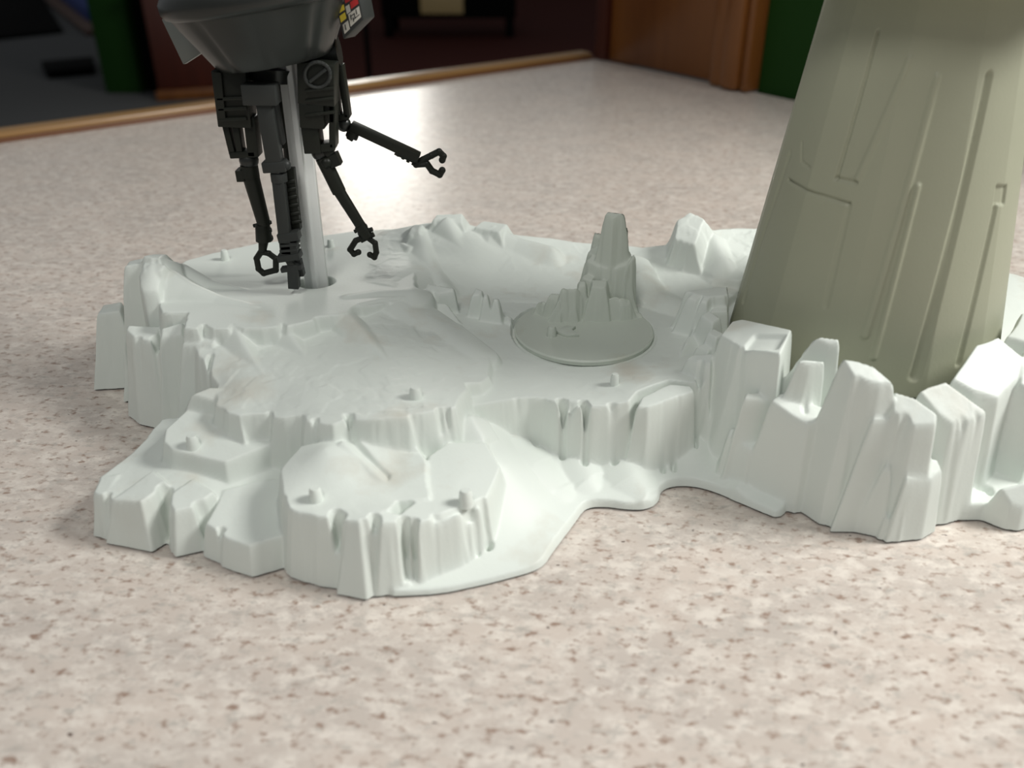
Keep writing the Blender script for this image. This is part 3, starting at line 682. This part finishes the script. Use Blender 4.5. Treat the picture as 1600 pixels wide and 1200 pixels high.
base = empty('rock_playset', (0.02, .33, 0), 'large pale green white moulded rock and ice playset base on the laminate counter', 'toy')
T.build(base, M_ice, PN, zmin=0.0009)
for (px, py, z) in ((250, 560, 0), (300, 800, 0), (560, 860, 0), (900, 700, 0), (1300, 740, 0), (1500, 740, 0), (400, 440, 0), (1000, 440, 0), (1400, 500, 0)):
    x, y, _ = at(px, py, z); MB().rod((x, y + .012, 0.0001), (x, y + .012, .003), .003, n=12).build('support_foot', M_ice, base)
# foot pegs moulded on the terraces
def peg(px, py, z, r=.0022, h=.005, parent=base, m=M_ice):
    x, y, _ = at(px, py, z * mm)
    b = MB(); b.lathe([(r * 1.25, -.001), (r * 1.1, .0005), (r * .95, h * .8), (r * .7, h)], 14, Matrix.Translation((x, y, z * mm)))
    b.build('foot_peg', m, parent)
for (px, py, z, r, h) in ((302, 696, 26.8, .0021, .0042), (494, 780, 26.8, .0021, .0045), (728, 785, 24.7, .0022, .005), (650, 622, 41.2, .0022, .0045), (960, 602, 33.4, .0016, .005), (352, 403, 45, .0018, .004), (517, 386, 45.5, .0016, .004)):
    peg(px, py, z, r, h)

# ------------------------------------------------------------------ turntable disc with spire
DX, DY, DZ, DR = .0305, .3385, .0356, .0296
disc = empty('turntable', (DX, DY, .0332), 'round grey green turntable disc with a tall ice spire set into the middle terrace', 'toy')
MB().lathe([(DR - .0004, .0333), (DR, DZ - .0006), (DR - .0006, DZ), (DR - .0012, DZ - .0001)], 96, Matrix.Translation((DX, DY, 0))).build('disc_plate', M_disc, disc, bevel=0)
S = Field(DX - .033, DX + .034, DY - .02, DY + .036, .0004, warp=.0014)
S.Z[:] = DZ - .002
SP = {}
def spart(k, n, l=None): SP[k] = (n, l); return k
p = spart('crag', 'crag')
S.patch(p, [(838, 488, 36.5), (870, 478, 37), (930, 492, 37), (1000, 490, 37), (1002, 470, 37), (960, 452, 38), (880, 455, 38)], [(930, 470, 41)], k=1.2, warp=1, rough=.0012)
p = spart('crag_stone0', 'crag_stone')
S.rock(p, [(840, 476, 40), (852, 480, 40), (860, 470, 42), (848, 468, 42)], k=4, warp=1)
p = spart('crag_stone1', 'crag_stone')
S.rock(p, [(856, 470, 43), (872, 472, 43), (880, 460, 46), (862, 458, 46)], k=4, warp=1)
p = spart('crag_stone2', 'crag_stone')
S.rock(p, [(876, 462, 47), (896, 462, 47), (900, 450, 50), (880, 450, 50)], k=4, warp=1)
p = spart('crag_column', 'crag_column')
S.rock(p, [(923, 448, 50.5), (934, 450, 50), (946, 450, 50), (950, 437, 52), (926, 437, 52)], k=[4.5, 4, 6, 6], warp=.4)
S.rock(p, [(903, 448, 50), (915, 448, 50), (916, 438, 52), (905, 438, 52)], k=6, warp=.3)
S.rock(p, [(950, 470, 44), (972, 478, 42), (990, 478, 41), (985, 466, 44), (960, 458, 47)], k=[3, 3, 4, 5], warp=.8)
S.rock(p, [(925, 488, 38.5), (940, 492, 38), (955, 490, 38), (945, 482, 40)], k=3, warp=.8)
p = spart('spire_low', 'spire_shoulder')
S.rock(p, [(914, 414, 57), (934, 420, 56.5), (958, 420, 57), (990, 412, 58.5), (1000, 396, 62), (932, 390, 63)], k=[10, 8, 9, 7], warp=1.3)
S.rock(p, [(918, 396, 61), (936, 402, 60.5), (944, 384, 63), (926, 386, 63)], k=[9, 9, 9, 6], warp=1)
S.rock(p, [(950, 425, 55), (972, 424, 55.5), (985, 418, 57), (960, 412, 57)], k=[8, 9, 9, 9], warp=1.2)
S.rock(p, [(908, 436, 52), (925, 440, 51.5), (936, 430, 53), (918, 426, 54)], k=[8, 9, 9, 7], warp=1)
p = spart('spire_mid', 'spire_middle')
S.rock(p, [(929, 374, 66), (958, 378, 66), (986, 372, 67), (994, 356, 70.5), (972, 350, 72), (936, 354, 70.5)], k=[10, 12, 10, 8], warp=1.1)
S.rock(p, [(962, 400, 61), (985, 396, 62), (990, 384, 64), (966, 384, 64)], k=[10, 12, 10, 10], warp=1)
p = spart('spire_top', 'spire_peak')
S.rock(p, [(944, 344, 77), (958, 348, 76.5), (974, 344, 77), (976, 328, 81.5), (962, 321, 83.5), (949, 325, 82)], k=[12, 12, 12, 12], warp=.6)
S.rock(p, [(962, 356, 73), (986, 354, 73), (984, 344, 75), (966, 344, 75)], k=[10, 12, 10, 10], warp=.8)
# keep the crag within the disc
rr = np.hypot(S.X0 - DX, S.Y0 - DY); S.Z = np.where(rr > DR - .0005, np.minimum(S.Z, DZ - .004), S.Z)
S.blur(.6)
S.build(disc, M_disc, SP, zmin=DZ - .0002)
peg(862, 524, DZ * 1e3, .0019, .0042, disc, M_disc)
fq = [at(*q, DZ)[:2] for q in ((868, 520), (884, 512), (900, 513), (893, 518), (905, 526), (886, 527), (874, 523))]
MB().prism(fq, DZ - .0003, DZ + .0012).build('foot_tab', M_disc, disc, bevel=.0003)

# ------------------------------------------------------------------ turret tower
TX, TY, Z0, ZT, R0, R1 = .146, .335, .0345, .178, .0535, .0335
tower = empty('turret_tower', (TX, TY, Z0), 'tapered olive grey turret tower standing in the rocks at right', 'toy')
def rad(z): return R0 + (R1 - R0) * (z - Z0) / (ZT - Z0)
corners = [R(a) for a in (-152, -118, -83, -56, -30, -4, 26, 56, 86, 116, 146, 176)]
def facet(a):
    a = (a + math.pi) % (2 * math.pi) - math.pi
    cs = corners + [corners[0] + 2 * math.pi]
    if a < cs[0]: a += 2 * math.pi
    for c0, c1 in zip(cs, cs[1:]):
        if c0 <= a <= c1:
            h = (c1 - c0) / 2; m_ = (c0 + c1) / 2
            fl_ = math.cos(h) / math.cos(a - m_)
            return .55 + .45 * fl_
    return 1
def cone_hit(px, py):
    d = ray(px, py); o_ = np.array([0, 0, CH]); ts = np.linspace(.2, .7, 4000)
    P = o_ + np.outer(ts, d); rr_ = np.hypot(P[:, 0] - TX, P[:, 1] - TY) - (R0 + (R1 - R0) * (P[:, 2] - Z0) / (ZT - Z0))
    i = np.argmax(rr_ < 0)
    if rr_[i] >= 0: i = np.argmin(rr_)
    p = P[i]; return math.atan2(p[1] - TY, p[0] - TX), p[2]
NA, NZ = 720, 260
A_ = np.linspace(-math.pi, math.pi, NA, endpoint=False); ZZ = np.linspace(Z0, ZT, NZ)
fa = np.array([facet(a) for a in A_])
D = np.zeros((NZ, NA))
AA, ZG = np.meshgrid(A_, ZZ)
UU = AA * .046                       # arc length
def line_px(pts, w_, dep, soft=1):
    """engraved (negative) or raised (positive) line on the tower"""
    global D
    Q = [cone_hit(*q) for q in pts]
    P = np.array([(a * .046, z) for a, z in Q])
    bd = seg_dist(UU, ZG, P, closed=False)[0]
    D += dep * np.clip(1.5 - bd / w_, 0, 1)
def panel_px(pts, dep, edge=.0006):
    global D
    Q = [cone_hit(*q) for q in pts]; P = np.array([(a * .046, z) for a, z in Q])
    bd, _, _, ins, _ = seg_dist(UU, ZG, P)
    sd = np.where(ins, bd, -bd); D += dep * np.clip(sd / edge + .5, 0, 1)
line_px([(1370, 50), (1340, 160), (1305, 280)], .0006, -.0008)
line_px([(1304, 279), (1337, 286)], .0006, -.0008)
line_px([(1229, 281), (1270, 302), (1325, 319)], .0006, -.0009)
line_px([(1250, 222), (1250, 252), (1264, 262)], .0005, -.0005)
line_px([(1325, 322), (1289, 480)], .0009, -.0004)
line_px([(1232, 240), (1193, 360), (1160, 470)], .0012, -.0005)
line_px([(1421, 93), (1339, 280)], .0011, .0005)
line_px([(1465, 122), (1351, 525)], .0012, .0008)
line_px([(1435, 292), (1365, 560)], .0009, .0010)
line_px([(1546, 120), (1430, 590)], .0014, -.0012)
line_px([(1556, 326), (1499, 570)], .0010, -.0009)
panel_px([(1558, 290), (1574, 290), (1570, 320), (1554, 320)], -.0009)

bm = bmesh.new(); rows = []
for j in range(NZ):
    r_ = rad(ZZ[j]) * fa + D[j]
    rows.append([bm.verts.new((TX + r_[i] * math.cos(A_[i]), TY + r_[i] * math.sin(A_[i]), ZZ[j])) for i in range(NA)])
for a, c in zip(rows, rows[1:]):
    for i in range(NA): bm.faces.new((a[i], a[(i+1) % NA], c[(i+1) % NA], c[i]))
bm.faces.new(rows[0][::-1]); bm.faces.new(rows[-1])
me = bpy.data.meshes.new('tower_shell'); bm.to_mesh(me); bm.free()
for p_ in me.polygons: p_.use_smooth = True
link('tower_shell', me, M_tower, tower)
Tt = Matrix.Translation((TX, TY, 0))
MB().lathe([(R1 + .0012, .1738), (R1 + .020, .1748), (R1 + .022, .178), (R1 + .022, ZT + .022), (R1 + .010, ZT + .030)], 24, Tt).build('tower_collar', M_tower, tower, bevel=.0008)
MB().lathe([(R1 + .006, ZT + .0302), (R1 + .008, ZT + .045), (R1 - .002, ZT + .06), (.012, ZT + .068)], 40, Tt).build('gun_dome', M_tower, tower)
b = MB(); b.rod((TX - .02, TY - .03, ZT + .048), (TX - .04, TY - .10, ZT + .052), .0045, .003, 16)
b.rod((TX + .02, TY - .03, ZT + .048), (TX + .0, TY - .10, ZT + .052), .0045, .003, 16); b.build('gun_barrels', M_tower, tower)

# ------------------------------------------------------------------ support post
PZ0, PZ1 = .0385, .142
post = empty('support_post', (HX, HY, PZ0), 'pale grey ribbed plastic post holding the black toy above the terrace', 'post')
prof = [(-.0048, -.0016), (-.0016, -.0030), (-.0008, -.0048), (.0014, -.0048), (.0020, -.0030), (.0050, -.0018), (.0050, .0018), (.0016, .0022), (.0014, .0046), (-.0014, .0046), (-.0016, .0022), (-.0048, .0018)]
MB().prism([(HX + x, HY + y) for x, y in prof], PZ0, PZ1).build('shaft', M_post, post, bevel=.0003)

# ------------------------------------------------------------------ probe toy
YB = .362
bc = aty(430, 88, YB)
probe = empty('probe_droid', (bc.x, bc.y, bc.z), 'dark grey hovering robot toy with hanging jointed arms on the grey post', 'toy')
tilt = Matrix.Rotation(R(-8), 4, 'Y')
MBdy = Matrix.Translation(bc) @ tilt
def flute(a, z):
    return 1 - .035 * max(0, math.cos(a * 9)) ** 6 * (1 if z < .017 else 0)
MB().lathe([(.0, -.0015), (.0215, -.0015), (.0235, .0005), (.0275, .0075), (.0320, .0150), (.0340, .0188)], 108, MBdy, flute).build('lower_hull', M_dark, probe)
MB().lathe([(.0338, .0186), (.0358, .0194), (.0369, .0212), (.0369, .0245), (.0355, .0268), (.0335, .0275)], 72, MBdy).build('hull_rim', M_dark, probe)
MB().lathe([(.0330, .0277), (.0325, .034), (.029, .043), (.023, .050), (.016, .0535), (.001, .0545)], 64, MBdy).build('head_dome', M_dark, probe)
b = MB(); b.lathe([(.0325, .0330), (.0336, .0340), (.0336, .0362), (.0318, .0370)], 64, MBdy); b.build('head_band', M_light, probe)
for k in range(5):
    a = R(200 + k * 35); c_ = MBdy @ Vector((.0305 * math.cos(a), .0305 * math.sin(a), .0405))
    MB().ball(c_, .0042, (1, 1, 1)).build('eye_lens', M_black, probe)
# smoky flap, left rear
q = [aty(x, y, YB + .020) for x, y in ((252, 30), (300, 30), (320, 78), (309, 86), (286, 101))]
MB().extrude(q, (0.001, .0018, 0)).build('side_flap', M_flap, probe, bevel=.0003)
# plate with printed sticker, right front
YP = YB - .006
q = [aty(x, y, YP) for x, y in ((519, -14), (556, -30), (568, 30), (536, 62))]
MB().extrude(q, (0.0035, .007, 0)).build('side_plate', M_light, probe, bevel=.0005)
def sub(u0, u1, v0, v1, m, name, lift):
    A, B, C, D_ = q
    def pt(u, v_): return A.lerp(B, u).lerp(D_.lerp(C, u), v_)
    n_ = (B - A).cross(D_ - A).normalized()
    if n_.y > 0: n_ = -n_
    pp = [pt(u0, v0) + n_ * lift, pt(u1, v0) + n_ * lift, pt(u1, v1) + n_ * lift, pt(u0, v1) + n_ * lift]
    return pp, -n_ * .0001
st = None
pp, t_ = sub(.04, .96, .02, .97, M_blk, '', .0003); st = MB().extrude(pp, t_).build('sticker', M_blk, probe); st['label'] = 'printed sticker of red, yellow and white blocks'
for (u0, u1, v0, v1, m) in ((.08, .36, .06, .30, M_wht), (.42, .93, .10, .37, M_red), (.60, .93, .40, .56, M_red), (.07, .34, .36, .48, M_yel), (.08, .33, .53, .67, M_yel), (.39, .56, .43, .60, M_wht), (.12, .38, .73, .93, M_wht), (.43, .93, .62, .90, M_wht)):
    pp, t_ = sub(u0, u1, v0, v1, m, '', .00045); MB().extrude(pp, t_).build('printed_block', m, st)
for (u0, u1, v0, v1) in ((.50, .54, .66, .78), (.54, .70, .69, .71), (.66, .70, .69, .82), (.76, .80, .64, .76), (.58, .62, .76, .86), (.62, .88, .80, .82), (.20, .24, .76, .88)):
    pp, t_ = sub(u0, u1, v0, v1, M_blk, '', .0006); MB().extrude(pp, t_).build('printed_mark', M_blk, st)

# arms: each arm is a part; joints and claws are sub-parts
def A_(px, py, dy=0.0): return aty(px, py, YB + dy)
b = MB(); b.rod(A_(425, 100, .004), A_(425, 122, .004), .0125, .011, 24); b.rod(A_(345, 104, .004), A_(530, 80, .004), .006, .006, 12)
b.build('arm_mount', M_dark, probe)
def claw(pts, w_, t_, parent, dy, name='claw'):
    b = MB()
    P = [A_(x, y, dy) for x, y in pts]
    for p_, q_ in zip(P, P[1:]):
        b.rod(p_, q_, w_ * .5, n=8, sx=1.0)
    for p_ in P: b.ball(p_, w_ * .52)
    b.build(name, M_arm, parent)
S1 = YB / F * 1.07        # metres per pixel at the toy's distance
# arm 1 (left)
d1 = -.006
b = MB()
b.bar(A_(362, 108, d1), A_(372, 195, d1), 52 * S1 * .9, .010); b.bar(A_(346, 108, d1), A_(353, 180, d1), 12 * S1, .013)
b.bar(A_(370, 190, d1), A_(378, 242, d1), 9 * S1, .006); b.bar(A_(392, 180, d1), A_(399, 242, d1), 16 * S1, .007)
b.bar(A_(355, 195, d1), A_(366, 240, d1), 9 * S1, .006)
b.bar(A_(362, 240, d1), A_(402, 238, d1), 9 * S1, .007)
for y_ in (150, 166, 182): b.bar(A_(345 + (y_ - 150) * .12, y_, d1), A_(392, y_ - 2, d1), 5 * S1, .013)
arm = b.build('arm', M_arm, probe, bevel=.0004)
MB().ball(A_(389, 250, d1), 14 * S1).build('joint_ball', M_dark, arm)
b = MB(); b.rod(A_(389, 258, d1), A_(391, 276, d1), 13 * S1, 14 * S1); b.bar(A_(376, 264, d1), A_(379, 281, d1), 11 * S1, .006)
b.rod(A_(391, 272, d1), A_(413, 352, d1), 12.5 * S1, 10 * S1); b.build('forearm', M_arm, arm)
b = MB(); b.rod(A_(396, 353, d1), A_(424, 347, d1), 3 * S1, n=10); b.rod(A_(410, 350, d1), A_(413, 376, d1), 11 * S1, 13 * S1)
b.rod(A_(403, 363, d1), A_(424, 359, d1), 4 * S1, n=10); b.rod(A_(403, 375, d1), A_(426, 371, d1), 4 * S1, n=10); b.rod(A_(412, 374, d1), A_(410, 392, d1), 8 * S1, 6 * S1); b.build('wrist', M_arm, arm, bevel=.0002)
claw([(410, 390), (401, 404), (404, 420), (412, 427), (431, 422), (431, 404), (420, 396), (411, 394)], 9.5 * S1, .0022, arm, d1)
# arm 2 (centre, nearest)
d2 = -.014
b = MB(); b.bar(A_(406, 130, d2), A_(410, 162, d2), 46 * S1, .008); b.bar(A_(414, 160, d2), A_(430, 252, d2), 22 * S1, .0055)
b.bar(A_(424, 160, d2 + .003), A_(436, 225, d2 + .003), 18 * S1, .004)
b.bar(A_(412, 260, d2), A_(448, 258, d2), 15 * S1, .006); b.ball(A_(446, 258, d2), 8 * S1)
for y_ in (176, 188, 200): b.bar(A_(404 + (y_ - 176) * .17, y_, d2), A_(420, y_, d2), 5 * S1, .005)
arm = b.build('arm', M_light, probe, bevel=.0004)
b = MB(); b.bar(A_(435, 272, d2), A_(449, 395, d2), 17 * S1, .0055); b.rod(A_(435, 270, d2), A_(437, 284, d2), 12 * S1)
b.build('forearm', M_light, arm, bevel=.0004)
b = MB(); b.bar(A_(452, 262, d2 + .004), A_(463, 358, d2 + .004), 15 * S1, .004)
for k, y_ in enumerate((285, 297, 309, 322, 335, 348)): b.rod(A_(446 + k * 2, y_, d2 + .002), A_(461 + k * 2, y_ - 3, d2 + .002), 3.4 * S1, n=10)
b.build('ribbed_hose', M_arm, arm, bevel=.0002)
b = MB(); b.bar(A_(436, 370, d2), A_(468, 366, d2), 13 * S1, .006); b.bar(A_(452, 376, d2), A_(455, 402, d2), 24 * S1, .0055)
b.bar(A_(436, 402, d2), A_(470, 397, d2), 10 * S1, .0065)
for y_ in (381, 389): b.bar(A_(439, y_, d2), A_(467, y_ - 2, d2), 4 * S1, .0063)
b.build('wrist', M_light, arm, bevel=.0003)
b = MB(); b.bar(A_(458, 412, d2), A_(460, 449, d2), 16 * S1, .0045); b.bar(A_(440, 421, d2), A_(472, 416, d2), 7 * S1, .004); b.bar(A_(466, 405, d2 + .003), A_(472, 430, d2 + .003), 9 * S1, .004)
b.bar(A_(450, 402, d2), A_(458, 415, d2), 10 * S1, .004); b.build('gripper', M_light, arm, bevel=.0003)
# arm 3 (behind the post): its claw ring shows beside the post
d3 = .012
b = MB(); b.bar(A_(444, 110, d3), A_(452, 230, d3), 20 * S1, .006); arm = b.build('arm', M_arm, probe, bevel=.0004)
b = MB(); b.rod(A_(452, 228, d3), A_(462, 335, d3), 10 * S1, 8 * S1); b.build('forearm', M_arm, arm)
claw([(456, 338), (449, 352), (452, 366), (464, 370), (472, 356), (466, 342), (456, 338)], 6 * S1, .002, arm, d3)
# arm 4 (right of the post)
d4 = -.008
b = MB(); b.bar(A_(497, 96, d4), A_(498, 160, d4), 50 * S1, .011); b.bar(A_(490, 158, d4), A_(492, 196, d4), 34 * S1, .011)
b.bar(A_(486, 190, d4), A_(492, 236, d4), 24 * S1, .009); b.bar(A_(521, 160, d4), A_(522, 228, d4), 9 * S1, .008); b.bar(A_(512, 160, d4), A_(512, 188, d4), 24 * S1, .008)
b.bar(A_(490, 230, d4), A_(524, 226, d4), 11 * S1, .008); b.bar(A_(512, 232, d4), A_(518, 240, d4), 12 * S1, .006)
for y_ in (140, 156, 178): b.bar(A_(477, y_ + 2, d4 - .0055), A_(522, y_ - 3, d4 - .0055), 4 * S1, .002)
arm = b.build('arm', M_arm, probe, bevel=.0004)
b = MB(); 
for k in range(20):
    a0, a1 = k / 20 * 2 * math.pi, (k + 1) / 20 * 2 * math.pi
    b.rod(A_(496 + 20 * math.cos(a0), 117 + 20 * math.sin(a0), d4 - .0062), A_(496 + 20 * math.cos(a1), 117 + 20 * math.sin(a1), d4 - .0062), .0007, n=8)
b.rod(A_(484, 128, d4 - .0062), A_(510, 108, d4 - .0062), .0007, n=8); b.build('round_ring', M_light, arm)
MB().ball(A_(500, 238, d4), 12.5 * S1).build('joint_ball', M_dark, arm)
b = MB(); b.rod(A_(504, 246, d4), A_(530, 300, d4), 11 * S1, 10.5 * S1); b.rod(A_(528, 296, d4), A_(563, 352, d4), 9 * S1, 8 * S1); b.bar(A_(519, 240, d4), A_(527, 258, d4), 15 * S1, .005)
b.ball(A_(510, 254, d4 - .002), 8 * S1); b.build('forearm', M_arm, arm)
b = MB(); b.rod(A_(554, 362, d4), A_(573, 352, d4), 3 * S1, n=10); b.rod(A_(562, 352, d4), A_(574, 370, d4), 9 * S1, 9 * S1)
b.rod(A_(560, 366, d4), A_(582, 358, d4), 3.5 * S1, n=10); b.rod(A_(564, 376, d4), A_(584, 366, d4), 4 * S1, n=10); b.build('wrist', M_arm, arm)
claw([(572, 370), (556, 376), (547, 390), (553, 397), (560, 394)], 9 * S1, .003, arm, d4)
claw([(574, 371), (586, 380), (588, 394), (585, 402), (578, 398)], 9 * S1, .003, arm, d4)
# arm 5 (far right, reaching out)
d5 = .004
b = MB(); b.bar(A_(532, 100, d5), A_(544, 182, d5), 9 * S1, .006); b.bar(A_(522, 110, d5), A_(530, 178, d5), 7 * S1, .006); b.bar(A_(525, 182, d5), A_(546, 180, d5), 9 * S1, .006)
arm = b.build('arm', M_arm, probe, bevel=.0004)
MB().ball(A_(537, 194, d5), 11 * S1).build('joint_ball', M_dark, arm)
b = MB(); b.bar(A_(548, 196, d5), A_(655, 246, d5), 13 * S1, .006); b.rod(A_(542, 206, d5), A_(560, 214, d5), 7 * S1); b.bar(A_(546, 206, d5), A_(556, 212, d5), 18 * S1, .005)
b.build('forearm', M_arm, arm, bevel=.0005)
b = MB(); b.rod(A_(618, 236, d5), A_(652, 252, d5), 6 * S1, 5 * S1)
for k in range(4): b.rod(A_(628 + k * 8, 228 + k * 4, d5), A_(621 + k * 8, 244 + k * 4.6, d5), 2.6 * S1, n=10)
b.build('wrist', M_arm, arm)
claw([(652, 254), (674, 243), (686, 237), (693, 244), (691, 250)], 10 * S1, .003, arm, d5)
claw([(650, 257), (667, 256), (675, 267), (687, 273), (691, 266)], 10 * S1, .003, arm, d5)
